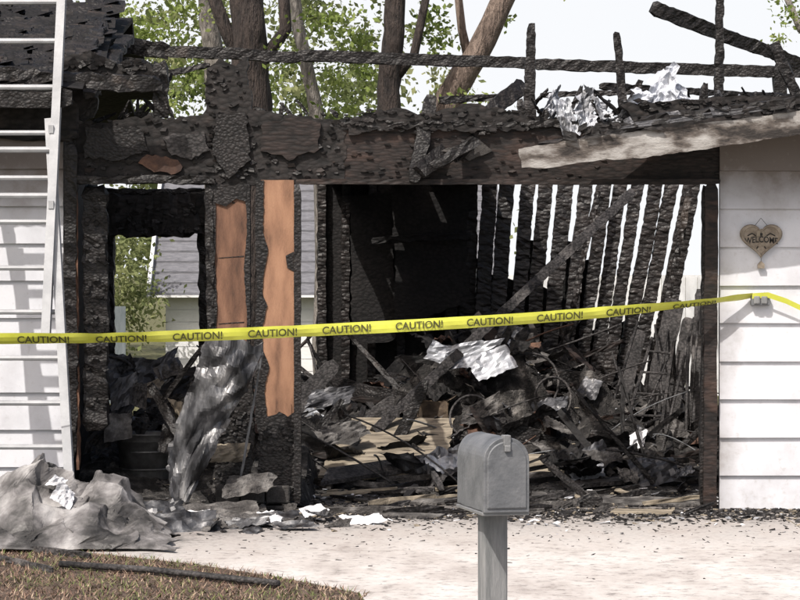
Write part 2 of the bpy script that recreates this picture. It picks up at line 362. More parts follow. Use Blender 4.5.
panel(M,[(345,118),(400,108),(415,114),(470,104),(520,112),(540,128),(470,132),(400,128),(350,134)],-.03,.06,.014,4,.03)
panel(M,[(590,120),(722,120),(722,140),(590,142)],-.02,.025,.01,4)
panel(M,[(440,150),(478,140),(492,152),(470,160)],-.02,.02,.008,2)
beam(M,pt(340,124,.0),pt(722,124,.0),.04,.06,.008,0)
flakes(M,72,345,120,180,-.0,240,.010,.04,(0,0,4,4,1),.7)
flakes(M,207,248,66,204,-.0,70,.010,.035,(0,0,4),.8)
flakes(M,345,540,110,134,-.03,90,.010,.04,(0,4,4),.6)
flakes(M,345,560,136,180,.004,60,.01,.03,(1,1,4),.5)
flakes(M,560,720,134,180,.004,24,.01,.03,(1,1,4),.5)
beam(M,pt(296,182,-.03),pt(720,182,-.03),.035,.05,.002,1)
beam(M,pt(711,182,-.03),pt(710,512,-.03),.085,.05,.003,1,0,.05,0,None,3)
beam(M,pt(706,186,.02),pt(704,510,.02),.05,.08,.005,0)
beam(M,pt(297.5,184,-.03),pt(297.5,503,-.03),.045,.07,.002,0,0,.05,0,None,2)
# left opening framing
beam(M,pt(71,140,-.03),pt(71,460,-.03),.08,.07,.008,0)
beam(M,pt(76,190,-.02),pt(78,470,-.02),.02,.05,.005,5)
beam(M,pt(96,186,.06),pt(95,430,.06),.16,.09,.010,0)
flakes(M,86,106,190,420,.015,60,.010,.03,(0,0,4))
beam(M,pt(72,180,-.03),pt(215,180,-.03),.05,.05,.008,0)
beam(M,pt(211,184,.0),pt(209,345,.0),.05,.06,.008,0)
beam(M,pt(104,215,4.0),pt(212,215,4.0),.33,.10,.02,4,0,.05,0,None,3)
flakes(M,112,208,200,232,3.95,60,.02,.05,(0,4))
beam(M,pt(104,192,4.0),pt(212,194,4.0),.06,.05,.01,0)
beam(M,pt(112,190,4.1),pt(110,400,4.1),.06,.10,.01,0)
beam(M,pt(205,190,4.1),pt(205,400,4.1),.09,.10,.01,0)
M.done('charred_header',[CHAR,CHARB,BLOCK,RUST,CHARP,WOODK,CHARG],H)
# exposed posts: straight lumber, charred along one edge and at the foot
M=MB()
panel(M,[(214,186),(247,186),(247,372),(214,372)],-.01,.10,.001,2,.05)
panel(M,[(261,180),(294,180),(294,424),(261,424)],-.012,.10,.001,0,.05)
panel(M,[(211,182),(216,182),(215,262),(217,310),(215,345),(217,372),(211,372)],-.020,.10,.003,1,.03)
panel(M,[(245,184),(250,184),(250,372),(245,372),(246,345),(247,320),(244,269),(247,230)],-.020,.10,.003,1,.03)
panel(M,[(256,180),(264,180),(263,232),(268,250),(264,270),(262,292),(267,306),(262,330),(263,350),(269,366),(264,392),(268,424),(255,424),(254,350),(257,290),(255,230)],-.022,.11,.004,1,.02)
panel(M,[(214,356),(224,362),(234,354),(240,362),(252,352),(254,440),(248,504),(214,504),(216,430),(210,400)],-.026,.13,.008,1,.03)
panel(M,[(256,410),(266,418),(280,412),(288,418),(298,410),(299,502),(256,502),(260,450)],-.028,.13,.008,1,.03)
flakes(M,216,250,372,500,-.026,80,.010,.032,(1,1,3)); flakes(M,258,297,424,500,-.028,60,.010,.032,(1,1,3)); 
panel(M,[(286,256),(294,252),(294,272),(287,268)],-.018,.006,.003,1)
panel(M,[(214,184),(232,186),(247,184),(246,202),(236,198),(226,206),(214,202)],-.024,.012,.004,1)
for k in range(3):
    a=R(230,340); panel(M,[(218,a),(244,a-2),(244,a-.9),(220,a+.6)],-.0125,.004,.001,1)
panel(M,[(266,330),(293,328),(293,329.0),(268,331.2)],-.0145,.004,.001,1)
M.done('exposed_posts',[WOOD,CHAR,WOODK,CHARG],H)
M=MB()
for r in range(2):
    for c in range(3):
        a=pt(216+c*25,505-r*20,-.06); box(M,(a.x,-.10+R(-.01,.01),a.z-.12),(a.x+.155,.12,a.z-.005))
o=M.done('block_base',[BLOCK],H); bv=o.modifiers.new('b','BEVEL'); bv.width=.008
# back wall
M=MB()
YB=5.9
panel(M,[(318,120),(432,118),(432,452),(316,452)],YB,.06,.01,1)
panel(M,[(430,150),(466,160),(468,200),(466,240),(476,262),(480,300),(480,452),(430,452)],YB+.03,.05,.02,1)
panel(M,[(478,352),(560,362),(640,385),(716,400),(716,452),(478,452)],YB+.03,.05,.02,1)
beam(M,pt(316,160,YB),pt(716,166,YB),.14,.10,.012)
for x in (322,346,372,402,428): beam(M,pt(x,165,YB-.06),pt(x+R(-3,3),450,YB-.06),.07,.07,.006,2)
panel(M,[(350,196),(392,192),(396,340),(352,345)],YB-.35,.06,.012,1)
panel(M,[(392,180),(470,186),(466,238),(470,300),(440,312),(396,330)],YB-.5,.05,.015,1)
beam(M,pt(372,240,YB-.6),pt(470,236,YB-.6),.05,.05,.01,1)
x=452; i=0
while x<716:
    ln=-3-(x-446)*.21+R(-4,4)
    w=R(.10,.145); st=w*114*R(1.22,1.6)
    beam(M,pt(x,166,YB-.10-R(0,.06)),pt(x+ln,452,YB-.30-R(0,.2)),w,.06,.007,2,0,.03,0,None,5)
    # remains of cladding in the gap behind: ends at an uneven height
    gx=x+w*57+(st-w*114)/2; vt=R(228,290) if x<600 else R(235,360)
    if R(0,1)<.85:
        k=(vt-166)/286; k2=1
        panel(M,[(gx-9+ln*k,vt+R(-6,6)),(gx+9+ln*k,vt+R(-6,6)),(gx+9+ln,452),(gx-9+ln,452)],YB-.02+.004*i,.012,.012,1,.06)
    x+=st; i+=1
for (a,b,c,d) in ((600,178,548,430),(690,190,640,440)):
    beam(M,pt(a,b,YB-.4),pt(c,d,YB-.8),R(.04,.06),.05,.008,2,0,.035)
# scorched boards stacked against the studs on the right
for (a,b,c,d,ya,w) in ((676,300,640,452,5.2,.16),(690,318,664,455,4.9,.12),(640,330,610,452,5.2,.12),(702,290,692,460,4.6,.10)):
    q=pt(c,d,ya-.9); q.z=max(q.z,.05); beam(M,pt(a,b,ya),q,w,.02,.004,random.choice((2,3)),0,.05,0,None,2)
M.done('charred_wall_studs',[CHAR,CHARD,STUD,CHARG],H)
M=MB()
for k in range(12):
    y=.5+k*.46; beam(M,(2.81,y,0),(2.81,y,2.45),.04,.08,.008)
M.done('side_wall_studs',[STUD],H)
# unseen ceiling remains added for shade: joists, burnt deck over the back left corner
M=MB()
for k,x in enumerate((-.55,-.12,.3,.72,1.6,2.6)):
    beam(M,(x,.12,2.36),(x+R(-.1,.1),5.9 if k%3!=1 else R(3,4.5),2.38),.05,.12,.010)
beam(M,(-.62,3.0,2.30),(1.4,3.1,2.28),.05,.10,.01)
vs=[];fs=[];nx=12;ny=14
for j in range(ny+1):
    for i in range(nx+1):
        x=-.65+1.6*i/nx+(fbm(j*.7,3)*.3 if i==nx else 0); y=3.6+2.3*j/ny+(fbm(i*.7,8)*.3 if j==0 else 0); vs.append((x,y,2.46+.03*fbm(x*3,y*3)))
for j in range(ny):
    for i in range(nx):
        if R(0,1)<.08: continue
        q=j*(nx+1)+i; fs.append((q,q+1,q+nx+2,q+nx+1))
M.add(vs,fs,1)
M.done('unseen_ceiling_remains',[CHAR,CHARD],H)
# fallen beams
M=MB()
beam(M,pt(632,192,5.0),pt(374,432,2.7),.075,.06,.004,2,0,.04,0,None,4)
beam(M,pt(414,182,-.10),pt(431,96,.05),.09,.05,.006,0)
beam(M,pt(420,172,-.14),pt(524,84,.6),.11,.05,.008,0)
beam(M,pt(432,166,-.18),pt(476,140,-.1),.07,.04,.008,0)
beam(M,pt(455,160,-.12),pt(500,108,.2),.06,.04,.008,0)
def stick(a,b,w,ya,yb=None,t=.05,tp=.25): beam(M,pt(*a,ya),pt(*b,ya if yb is None else yb),w,t,.006,0,tp,.035)
stick((530,132),(531,24),.085,.3,None,.05,.4); stick((538,132),(548,108),.06,.2)
stick((624,128),(616,33),.06,.4); stick((617,132),(640,80),.05,.4)
stick((719,118),(719,-8),.065,.2); stick((652,8),(830,76),.10,.6,1.2); stick((773,44),(802,108),.08,.2)
stick((702,112),(706,84),.06,.3); stick((746,112),(756,92),.05,.3)
stick((655,112),(690,118),.05,.0); stick((520,100),(528,140),.05,.1)
stick((540,96),(640,92),.04,1.5); stick((600,86),(800,98),.05,1.5,2.2)
stick((440,100),(520,96),.05,.8)
stick((170,74),(210,66),.04,1.0)
for k in range(54):
    x=R(500,800); y0=R(.0,1.2); a=R(-28,28); stick((x,R(112,126)),(x+a,R(86,116)),R(.012,.036),y0,y0+R(-.2,.2),.03,.5)
for k in range(22):
    x=R(72,340); y0=R(.0,.8); stick((x,R(112,126)),(x+R(-22,22),R(98,118)),R(.02,.045),y0,None,.03,.5)
panel(M,[(622,104),(700,98),(860,92),(860,120),(640,132)],-.15,.7,.012,1)
panel(M,[(470,106),(540,118),(620,128),(620,136),(480,128)],.0,.6,.014,1)
flakes(M,630,850,100,118,-.15,110,.012,.045,(0,1),.5)
beam(M,(2.9,2.9,0),(2.9,2.9,3.15),.1,.1,.006)
M.done('fallen_rafters',[CHAR,CHARP,CHARG],H)
# drooping eave board on the right
M=MB()
panel(M,[(518,149),(600,136),(700,124),(790,112),(900,97),(900,126),(790,136),(700,150),(640,158),(600,160),(545,168),(522,168)],-.55,.045,.005,0,.04)
a0=pt(524,160,-.5);a1=pt(900,118,-.5)
nn=18; vs=[];fs=[]
for i in range(nn+1):
    k=i/nn; p=a0.lerp(a1,k); w=.18+.32*min(1,k*2.2)+R(-.03,.03)
    vs+=[(p.x,-.5,p.z),(p.x+.01,-.5+w,p.z+.10*w/.5),(p.x,-.5,p.z+.03),(p.x+.01,-.5+w,p.z+.10*w/.5+.03)]
for i in range(nn):
    q=i*4; fs+=[(q,q+4,q+5,q+1),(q+2,q+3,q+7,q+6),(q,q+2,q+6,q+4),(q+1,q+5,q+7,q+3)]
M.add(vs,fs,1)
beam(M,pt(640,120,-.5),pt(900,88,-.5),.05,.05,.01,1)
beam(M,pt(540,146,-.42),pt(660,128,-.42),.04,.05,.012,1)
# bent drip-edge flashing and ragged roofing hanging over the board
for k in range(26):
    u=R(560,800); v=150-(u-520)*.135-R(6,16); s=R(.04,.12)
    sheet(M,pt(u,v,-.575),(s,0,R(-.02,.03)),(R(-.03,.03),-.012,-R(.02,.06)),5,.012,3,random.choice((1,1,2,3)))
sheet(M,pt(690,118,-.57),(.9,0,.12),(.0,.01,.035),20,.012,6,2,seed=90)
M.done('sagging_eave',[FASC,CHARP,METAL,CHAR],H)

# ---- scraps on the roof line
M=MB()
for (u,v,w,h,yy,m) in ((566,118,.12,.24,-.02,1),(582,112,.12,.24,-.03,1),(600,108,.14,.20,.0,1),(648,106,.26,.20,.0,0),(664,92,.18,.28,.05,0),(678,98,.16,.24,.02,0),(700,110,.22,.12,.0,0),(634,114,.16,.10,.0,2),(552,104,.10,.14,.2,1),(780,106,.14,.07,.0,0),(716,100,.10,.08,.0,2),(620,120,.2,.06,.0,2),(735,108,.12,.06,.0,0)):
    sheet(M,pt(u,v,yy),(w,R(-.05,.1),R(-.09,.09)),(R(-.09,.09),.06,h),14,.09,9,m,0,None,.09)
M.done('roof_insulation_scraps',[INSUL,METALL,METAL])

# ================================================================ DEBRIS
def hgt(x,y):
    if x>-.62:
        e=min(1,max(0,(y-1.2)/2.6)); c=.20+.55*math.exp(-((x-.95)/.85)**2)*min(1,max(0,(y-2.2)/1.5))+.12*math.exp(-((x+.2)/.5)**2)
        e*=c
    else:
        e=min(1,max(0,(y-.1)/1.6))*.42*math.exp(-((x+1.5)/.9)**2*.5)
    return max(0,e*(1+.8*fbm(x*1.8,y*1.8,3,5)))+.004
M=MB(); nx,ny=110,100; vs=[];fs=[]
for j in range(ny+1):
    for i in range(nx+1):
        x=-2.2+5.0*i/nx; y=.15+5.7*j/ny
        vs.append((x,y,hgt(x,y)+.05*abs(fbm(x*9,y*9))*min(1,hgt(x,y)*20)-.003))
for j in range(ny):
    for i in range(nx):
        q=j*(nx+1)+i; fs.append((q,q+1,q+nx+2,q+nx+1))
M.add(vs,fs)
DEB=empty('fire_debris')
M.done('ash_heap',[nmat('ash_heap',[(.35,(.008,.0075,.007)),(.48,(.022,.020,.019)),(.6,(.065,.06,.056)),(.72,(.22,.205,.19))],9,.95,0,1,60,detail=7,dist=.03)],DEB)
M=MB()
def onpile(x,y,dz=.03): return Vector((x,y,hgt(x,y)+dz))
for k in range(250):
    x=R(-2.0,2.7); y=R(.5,5.6)
    if y<2 and R(0,1)<.5: y=R(2,5.4)
    L=R(.15,.9); a=R(0,3.14); e=R(-.15,.4) if R(0,1)<.88 else R(.5,1.1)
    d=Vector((math.cos(a)*math.cos(e),math.sin(a)*math.cos(e),abs(math.sin(e)))); p=onpile(x,y,R(0,.06))
    q=p+d*L
    q.x=min(2.75,max(-2.1,q.x)); q.y=min(5.75,max(.25,q.y)); q.z=max(q.z,hgt(q.x,q.y)+.02)
    beam(M,p,q,R(.015,.07) if R(0,1)<.8 else R(.09,.16),R(.010,.03),.005,random.choice((0,0,0,1,2,2,3)),R(0,.4),.06)
M.done('burnt_timbers',[CHAR,CHARG,CHARD,CHARB],DEB)
M=MB()
for k in range(150):
    x=R(-2.0,2.5); y=R(1.2,5.3); s=R(.07,.38); a=R(0,6.28)
    if k%3==0: x=random.gauss(.9,.5); y=R(2.6,4.6)
    u=Vector((math.cos(a),math.sin(a),R(-.3,.5)))*s; v=Vector((-math.sin(a),math.cos(a),R(.1,1.0)))*s*R(.5,1)
    sheet(M,onpile(x,y,R(.03,.16)),u,v,10,s*.28,6,random.choice((0,0,0,1,1,2,2,3,6,6,4 if R(0,1)<.35 else 1)))
sheet(M,pt(470,358,3.4),(.42,.05,.05),(.1,.12,.18),14,.06,5,4,seed=3)
sheet(M,pt(446,354,3.5),(.26,.05,-.10),(.06,.1,.12),10,.05,5,4,seed=8)
sheet(M,pt(492,364,3.3),(.32,.05,.12),(-.1,.1,.18),10,.05,5,4,seed=9)
sheet(M,pt(530,396,3.6),(.32,.05,.05),(.05,.1,.30),14,.14,8,1,seed=10)
sheet(M,pt(505,395,3.4),(.26,.05,.10),(.05,.1,.24),12,.10,6,0,seed=40)
sheet(M,pt(552,412,3.4),(.22,.1,.05),(.05,.1,.22),10,.08,6,0,seed=11)
sheet(M,pt(636,440,2.6),(.16,.05,.05),(.05,.1,.14),8,.04,4,5,seed=12)
sheet(M,pt(655,468,1.6),(.34,.05,.05),(-.05,.2,.18),10,.06,5,0,seed=13)
sheet(M,pt(330,398,3.4),(.35,.1,.05),(.05,.1,.14),10,.05,5,0,seed=15)
sheet(M,pt(345,430,2.2),(.32,.2,.05),(-.05,.1,.14),10,.06,5,1,seed=16)
sheet(M,pt(480,415,2.8),(.28,.1,.08),(.02,.16,.14),10,.07,5,1,seed=17)
sheet(M,pt(600,452,2.0),(.30,.1,.03),(-.05,.2,.10),10,.06,5,1,seed=18)
M.done('crumpled_sheets',[METAL,ASH,CHARG,RUST,METALL,WHITEB,CHARD],DEB)
M=MB(); c=pt(433,412,3.2)
for s in(0,1): sheet(M,c+Vector((0,s*.16,0)),(.24,.0,.0),(.0,.0,.16),8,.012,4,0,seed=60+s)
for s in(-1,1): sheet(M,c+Vector((s*.12,.08,0)),(.0,.16,.0),(.0,.0,.16),8,.012,4,0,seed=70+s); sheet(M,c+Vector((s*.15,.08,.10)),(.08,.0,.05*s),(.0,.16,.0),6,.01,3,0)
M.done('scorched_carton',[nmat('burnt_cardboard',[(.3,(.02,.016,.013)),(.55,(.09,.065,.045)),(.75,(.2,.15,.10))],7,.9)],DEB)
M=MB()
def hoop(c,r,rt,ax1,ax2,mi=0,a0=0,a1=6.4):
    pts=[Vector(c)+Vector(ax1)*r*math.cos(t)+Vector(ax2)*r*math.sin(t) for t in np.linspace(a0,a1,26)]
    tube(M,pts,rt,6,mi)
for k in range(50):
    x=R(-2.0,2.5); y=R(1.2,5.3); p=onpile(x,y,.03); a=R(0,6.28); L=R(.3,.9)
    d=Vector((math.cos(a),math.sin(a)*.6,R(0,.7)))*L; q=p+d; q.y=min(5.7,max(.3,q.y)); q.x=min(2.7,max(-2.1,q.x))
    mid=p.lerp(q,.5)+Vector((R(-.1,.1),R(-.1,.1),R(0,.12)))
    pts=[(p*(1-t)+mid*t)*(1-t)+(mid*(1-t)+q*t)*t for t in np.linspace(0,1,9)]
    tube(M,pts,R(.003,.009),6,random.choice((0,1,2,2)))
hoop(pt(528,385,3.4),.24,.010,(1,.1,.2),(-.1,.2,1),2); hoop(pt(553,398,3.3),.16,.010,(.9,.4,.1),(-.1,.2,1),2)
hoop(pt(108,392,.9),.24,.012,(.9,.3,.2),(-.2,.2,1),2,.3,4.6)
hoop(pt(470,416,2.8),.17,.01,(.9,.2,.1),(.0,.35,.9),2)
tube(M,[pt(470,345,4.0),pt(512,352,3.9),pt(530,378,3.8),pt(512,425,3.6)],.014,8,2)
for (a,b,r,ya,yb) in (((638,322),(600,446),.012,5,3.6),((668,330),(650,450),.010,5,3.4),((694,318),(662,452),.012,4.6,3.0),((676,340),(628,452),.008,4.6,3.2),((688,345),(686,458),.014,4.0,3.4),((612,352),(640,446),.010,4.8,3.6),((700,300),(690,430),.010,4.4,3.6),((322,392),(306,330),.01,4,4.4),((655,325),(668,455),.009,4.9,3.1)):
    p=pt(*a,ya); q=pt(*b,yb); q.z=max(.02,q.z); tube(M,[p,q],r,8,random.choice((0,2,2)))
M.done('bent_pipes_and_wire',[GALV,RUST,CHARG],DEB,True)
M=MB(); pos=[]
for k in range(5200):
    x=R(-2.1,2.8); y=R(.15,5.6)*R(.3,1); pos.append(onpile(x,max(.2,y),0))
for k in range(5600):
    x=R(-2.6,2.9); y=-abs(random.gauss(0,.42))*(1+.9*max(0,-x*.5))
    if y<-2.0: continue
    pos.append(Vector((x,y-.02,.006)))
chips(M,pos,.006,.030,(0,0,0,0,0,1,1,1,2,3),.35)
pos=[Vector((R(-2.2,3.2),-.4-abs(random.gauss(0,1.2)),.006)) for k in range(800)]; chips(M,pos,.004,.016,(0,0,1),.3)
M.done('char_chips',[CHARD,CHARG,WOODP,ASH],DEB)
M=MB(); pos=[Vector((R(-1.8,2.7),-abs(random.gauss(0,.6))-.02,.006)) for k in range(240)]+[onpile(R(-2,2.6),R(.3,4),0) for k in range(420)]
chips(M,pos,.010,.040,(0,1,2,0),.15)
M.done('pale_scraps',[WHITEB,WOODP,METALL],DEB)
M=MB()
def flatboard(pts,t=.02,mi=0):
    P=[Vector(p) for p in pts]; n=len(P); o=[]
    for i in range(n):
        a=P[i];b=P[(i+1)%n]; kk=max(1,int((b-a).length/.08))
        for k in range(kk): o.append(a.lerp(b,k/kk)+Vector((R(-.012,.012),R(-.02,.02),0)))
    m=len(o); M.add(o+[p-Vector((0,0,t)) for p in o],[tuple(range(m)),tuple(range(2*m-1,m-1,-1))]+[(i,i+m,(i+1)%m+m,(i+1)%m) for i in range(m)],mi)
flatboard([(-.60,1.7,.10),(.30,1.45,.09),(.42,3.0,.44),(-.36,3.1,.44)],.02,0)
flatboard([(-.55,1.1,.10),(.62,2.2,.20),(.66,2.4,.27),(-.5,1.35,.18)],.03,1)
flatboard([(-.75,2.2,.12),(-.35,2.0,.10),(-.30,2.5,.34),(-.7,2.7,.36)],.02,2)
flatboard([(.55,.6,.03),(1.05,.5,.03),(1.0,.85,.05),(.6,.95,.05)],.015,2)
flatboard([(1.3,.3,.02),(2.0,.2,.02),(2.02,.45,.04),(1.4,.6,.05)],.015,2)
flatboard([(.0,.35,.02),(.7,.25,.03),(.72,.33,.04),(.02,.45,.04)],.03,2)
flatboard([(1.2,1.3,.06),(1.9,1.6,.10),(1.85,1.75,.12),(1.15,1.45,.07)],.03,1)
flatboard([(.75,1.9,.12),(1.2,1.8,.12),(1.25,2.15,.22),(.8,2.2,.22)],.02,0)
flatboard([(-.2,-.55,.02),(.25,-.7,.02),(.3,-.62,.03),(-.15,-.45,.03)],.012,2)
flatboard([(1.35,-.35,.02),(1.75,-.42,.02),(1.78,-.3,.03),(1.4,-.2,.03)],.012,0)
for k in range(70):
    x=R(-.6,2.0); y=R(-.55,2.4); a=R(-.5,.5) if R(0,1)<.7 else R(0,3.1); L=R(.12,.55); p=Vector((x,y,hgt(x,max(y,.16))+.02)); q=p+Vector((math.cos(a)*L,math.sin(a)*L,R(-.0,.06)))
    q.x=min(q.x,2.02); beam(M,p,q,R(.015,.06),.014,.004,random.choice((1,0,2,3,3)),0,.08)
M.done('scorched_boards',[WOODP,CHARG,ASH,CHAR],DEB)
M=MB()
for s in(0,1):
    tube(M,[pt(652+s*22,338+s*3,4.4),pt(618+s*40,452,3.2)],.014,6); 
for k in range(5):
    t=.12+k*.19; p=pt(652,338,4.4).lerp(pt(618,452,3.2),t); q=pt(674,341,4.4).lerp(pt(658,452,3.2),t); tube(M,[p,q],.010,6)
for p,q in ((pt(652,338,4.4),pt(640,452,4.6)),(pt(674,341,4.4),pt(676,452,4.6))): tube(M,[p,q],.012,6)
M.done('stepladder',[CHARG])

# ---- left room objects
M=MB(); c=pt(146,440,.75); zb=.10
prof=[(.155,0),(.165,.02),(.185,.30),(.20,.36),(.212,.365),(.205,.35),(.19,.345),(.165,.03),(.0,.025)]
n=28; vs=[];fs=[]
for (r,z) in prof:
    for j in range(n):
        t=6.2832*j/n; rr=r*(1+.05*math.sin(2*t+.6)); vs.append((c.x+rr*math.cos(t),c.y+rr*math.sin(t),zb+z))
for i in range(len(prof)-1):
    for j in range(n): fs.append((i*n+j,i*n+(j+1)%n,(i+1)*n+(j+1)%n,(i+1)*n+j))
fs.append(tuple(range(n-1,-1,-1))); M.add(vs,fs)
for z in(.12,.24):
    tube(M,[(c.x+.178*math.cos(t),c.y+.178*math.sin(t),zb+z) for t in np.linspace(0,6.2832,29)],.008,6)
M.done('metal_tub',[nmat('burnt_galvanised',[(.3,(.05,.05,.05)),(.5,(.13,.13,.13)),(.7,(.25,.25,.25))],6,.5,.5,.3,30)],None,True)
def warp(name,rows,cols,fn,mats,th=.006,sm=False):
    M=MB(); vs=[fn(i/rows,j/cols) for i in range(rows+1) for j in range(cols+1)]
    fs=[(i*(cols+1)+j,i*(cols+1)+j+1,(i+1)*(cols+1)+j+1,(i+1)*(cols+1)+j) for i in range(rows) for j in range(cols)]
    M.add(vs,fs); o=M.done(name,mats,None,sm); s=o.modifiers.new('s','SOLIDIFY'); s.thickness=th; return o
Lp=[(0,(206,340)),(.25,(196,372)),(.5,(178,420)),(.75,(166,462)),(1,(172,498))]
Rp=[(0,(262,352)),(.25,(250,385)),(.5,(232,412)),(.75,(214,450)),(1,(186,502))]
def itp(T,k):
    for (a,p),(b,q) in zip(T,T[1:]):
        if a<=k<=b: t=(k-a)/(b-a); return p[0]+(q[0]-p[0])*t,p[1]+(q[1]-p[1])*t
    return T[-1][1]
def f1(i,j):
    a=itp(Lp,i);b=itp(Rp,i); u=a[0]+(b[0]-a[0])*j;v=a[1]+(b[1]-a[1])*j
    y=-.42-.14*math.sin(j*3.14)*(1-i*.4)+.20*(tl(i*.8+j*.2,j*.7,.26,3)-.5)+.07*(tl(i,j*.5,.10,5)-.5)+.10*(1-i)
    jg=5*(hsh(int(i*22),3)-.5) if j in(0,1) else 0
    return pt(u+2*fbm(i*6,j*5,4)+jg,v+(-14*tl(j,0,.2,9) if i==0 else 2*fbm(i*5,j*6,8)),y)
METALK=nmat('scorched_panel_metal',[(.36,(.014,.014,.015)),(.46,(.045,.045,.048)),(.56,(.12,.12,.125)),(.68,(.40,.395,.39))],5.0,.42,.4,.2,60,(1.4,1,.5),8)
warp('bent_door_panel',56,30,f1,[METALK],.006)
M=MB()
beam(M,pt(163,400,.1),pt(206,342,-.1),.03,.03,.004,0); beam(M,pt(262,352,-.3),pt(240,480,-.2),.014,.02,.003,1); beam(M,pt(150,385,.4),pt(200,470,.0),.06,.03,.006,0)
sheet(M,pt(130,378,1.0),(.35,.1,-.06),(.05,.1,.28),12,.08,6,2,seed=21)
sheet(M,pt(140,395,.9),(.28,.1,.06),(.05,.16,.12),10,.06,6,3,seed=22)
sheet(M,pt(190,392,.8),(.3,.1,.06),(.05,.16,.25),10,.08,6,0,seed=23)
sheet(M,pt(232,452,-.15),(.22,.1,.0),(.05,.05,.12),10,.04,5,3,seed=24)
sheet(M,pt(105,430,.5),(.22,.1,.06),(.05,.16,.25),10,.06,6,0,seed=25)
sheet(M,pt(160,368,1.3),(.2,.1,.1),(.05,.16,.16),10,.06,6,2,seed=26)
sheet(M,pt(250,480,-.3),(.3,.1,.0),(.05,.2,.12),10,.05,5,5,seed=27)
sheet(M,pt(120,412,.5),(.2,.05,.1),(.05,.06,.2),10,.05,6,2,seed=28)
for k in range(26):
    sheet(M,pt(R(90,205),R(360,455),R(.3,1.2)),(R(.06,.2),R(-.05,.1),R(-.08,.08)),(R(-.06,.06),.08,R(.05,.2)),7,.04,5,random.choice((0,2,2,4,5,0,3)))
M.done('burnt_room_contents',[CHAR,GALV,METAL,WOODP,CHARG,ASH,METALL],DEB)
# tarp heap: stiff crumpled sheeting with sharp creases, two overlapping layers
def mk(x0,w,y0,d,sd,top,lo):
    def f(i,j):
        x=x0+w*j; y=y0+d*i
        prof=min(1,max(0,math.sin(i*math.pi))*1.5)*min(1,min(j,1-j)*6+.12)
        h=0
        for (cx,sx,a) in top: h=max(h,a*max(0,1-abs(x-cx)/sx))
        h*=min(1,max(0,math.sin(min(1,i*1.05)*math.pi))**.8)
        wx=x+.10*fbm(x*2,y*2,sd); wy=y+.10*fbm(x*2,y*2,sd+6)
        a=tl(wx+wy*.6,wy*.8-wx*.25,.26,sd)-.5; b=tl(wx*.9-wy*.5,wy+wx*.4,.11,sd+1)-.5; c=tl(wx,wy,.045,sd+2)-.5
        hh=h+(.22*a+.12*b+.03*c)*prof*(.35+h*1.6)
        return Vector((x+.06*(tl(i,0,.12,sd)-.5)*(1 if j in(0,1) else .3)+.12*b,y+.10*(tl(j,1,.10,sd)-.5)+.12*a,lo+max(0,hh)+.014*abs(c)))
    return f
warp('crumpled_tarp',100,130,mk(-2.9,1.5,-2.5,1.25,2,[(-2.62,.5,.26),(-2.12,.66,.48),(-1.75,.45,.36)],.012),[TARP],.005)
warp('crumpled_tarp',70,110,mk(-2.75,1.45,-2.72,.75,11,[(-2.4,.5,.16),(-1.8,.45,.20),(-1.5,.3,.12)],.02),[TARP],.005)
M=MB(); sheet(M,Vector((-1.92,-2.32,.30)),(.10,.03,-.08),(.03,.08,.09),10,.03,5,0,seed=31); sheet(M,Vector((-1.98,-2.2,.36)),(.08,.03,-.03),(.04,.08,.05),8,.03,4,0,seed=32)
M.done('plastic_scrap',[WHITEB])
M=MB()
sheet(M,Vector((-1.35,-1.5,.05)),(.5,.1,.02),(-.05,.4,.10),16,.06,8,0,seed=33); sheet(M,Vector((-1.0,-1.2,.04)),(.4,.1,.02),(-.05,.3,.07),14,.05,8,1,seed=34)
sheet(M,Vector((-.55,-.55,.05)),(.14,.1,.05),(-.05,.1,.07),6,.02,3,2,seed=35); sheet(M,Vector((-.75,-.9,.03)),(.25,.1,.02),(-.05,.2,.05),6,.02,3,0,seed=36)
sheet(M,Vector((-1.15,-.6,.05)),(.5,.1,.02),(-.05,.3,.08),16,.05,8,1,seed=37); sheet(M,Vector((-1.55,-.9,.08)),(.4,.1,.02),(-.05,.3,.12),14,.06,8,0,seed=38)
for k in range(26): sheet(M,Vector((R(-1.7,-.2),-R(.3,1.7),.03)),(R(.06,.25),R(-.1,.1),.02),(R(-.08,.08),R(.06,.2),R(.0,.06)),8,.03,5,random.choice((0,1,1,2)))
M.done('scorched_tin_scraps',[METALK,ASH,WHITEB])
M=MB(); tube(M,[gp(60,570)+Vector((0,0,.03)),gp(150,576)+Vector((0,0,.03)),gp(278,590)+Vector((0,0,.03))],.018,10)
M.done('charred_pole',[CHARG],None,True)
M=MB(); beam(M,gp(-10,560)+Vector((0,0,.02)),gp(52,574)+Vector((0,0,.02)),.03,.02,.004); beam(M,gp(20,552)+Vector((0,0,.02)),gp(90,560)+Vector((0,0,.02)),.04,.02,.004)
M.done('charred_sticks',[CHARG])

# ================================================================ LADDER
M=MB()
def yz(z): return -1.25+.85*z/3.0     # leaning on the eave
def lp(u,z):
    y=yz(z); return Vector(((u-400)*(D+y)/F,y,z))
def zfor(v):
    z=1.5
    for _ in range(12): z=EH-(v-267)*(D+yz(z))/F
    return z
def rail(u0,v0,u1,v1,dy=0):
    a=lp(u0,zfor(v0)); b=lp(u1,zfor(v1)); a.y+=dy;b.y+=dy
    d,s,n=frame(a,b,(0,1,0))
    for (cx,cy,hw,hh) in ((0,0,.003,.038),(-.014,.036,.017,.003),(-.014,-.036,.017,.003)):
        sg=1 if u0>8 else -1
        vs=[]
        for p in(a,b):
            for x,y in((-1,-1),(1,-1),(1,1),(-1,1)): vs.append(p+s*((cx*sg*-1)+x*hw*1.6)+n*(cy+y*hh))
        M.add(vs,[(0,1,2,3),(7,6,5,4),(0,4,5,1),(1,5,6,2),(2,6,7,3),(3,7,4,0)])
cx=2
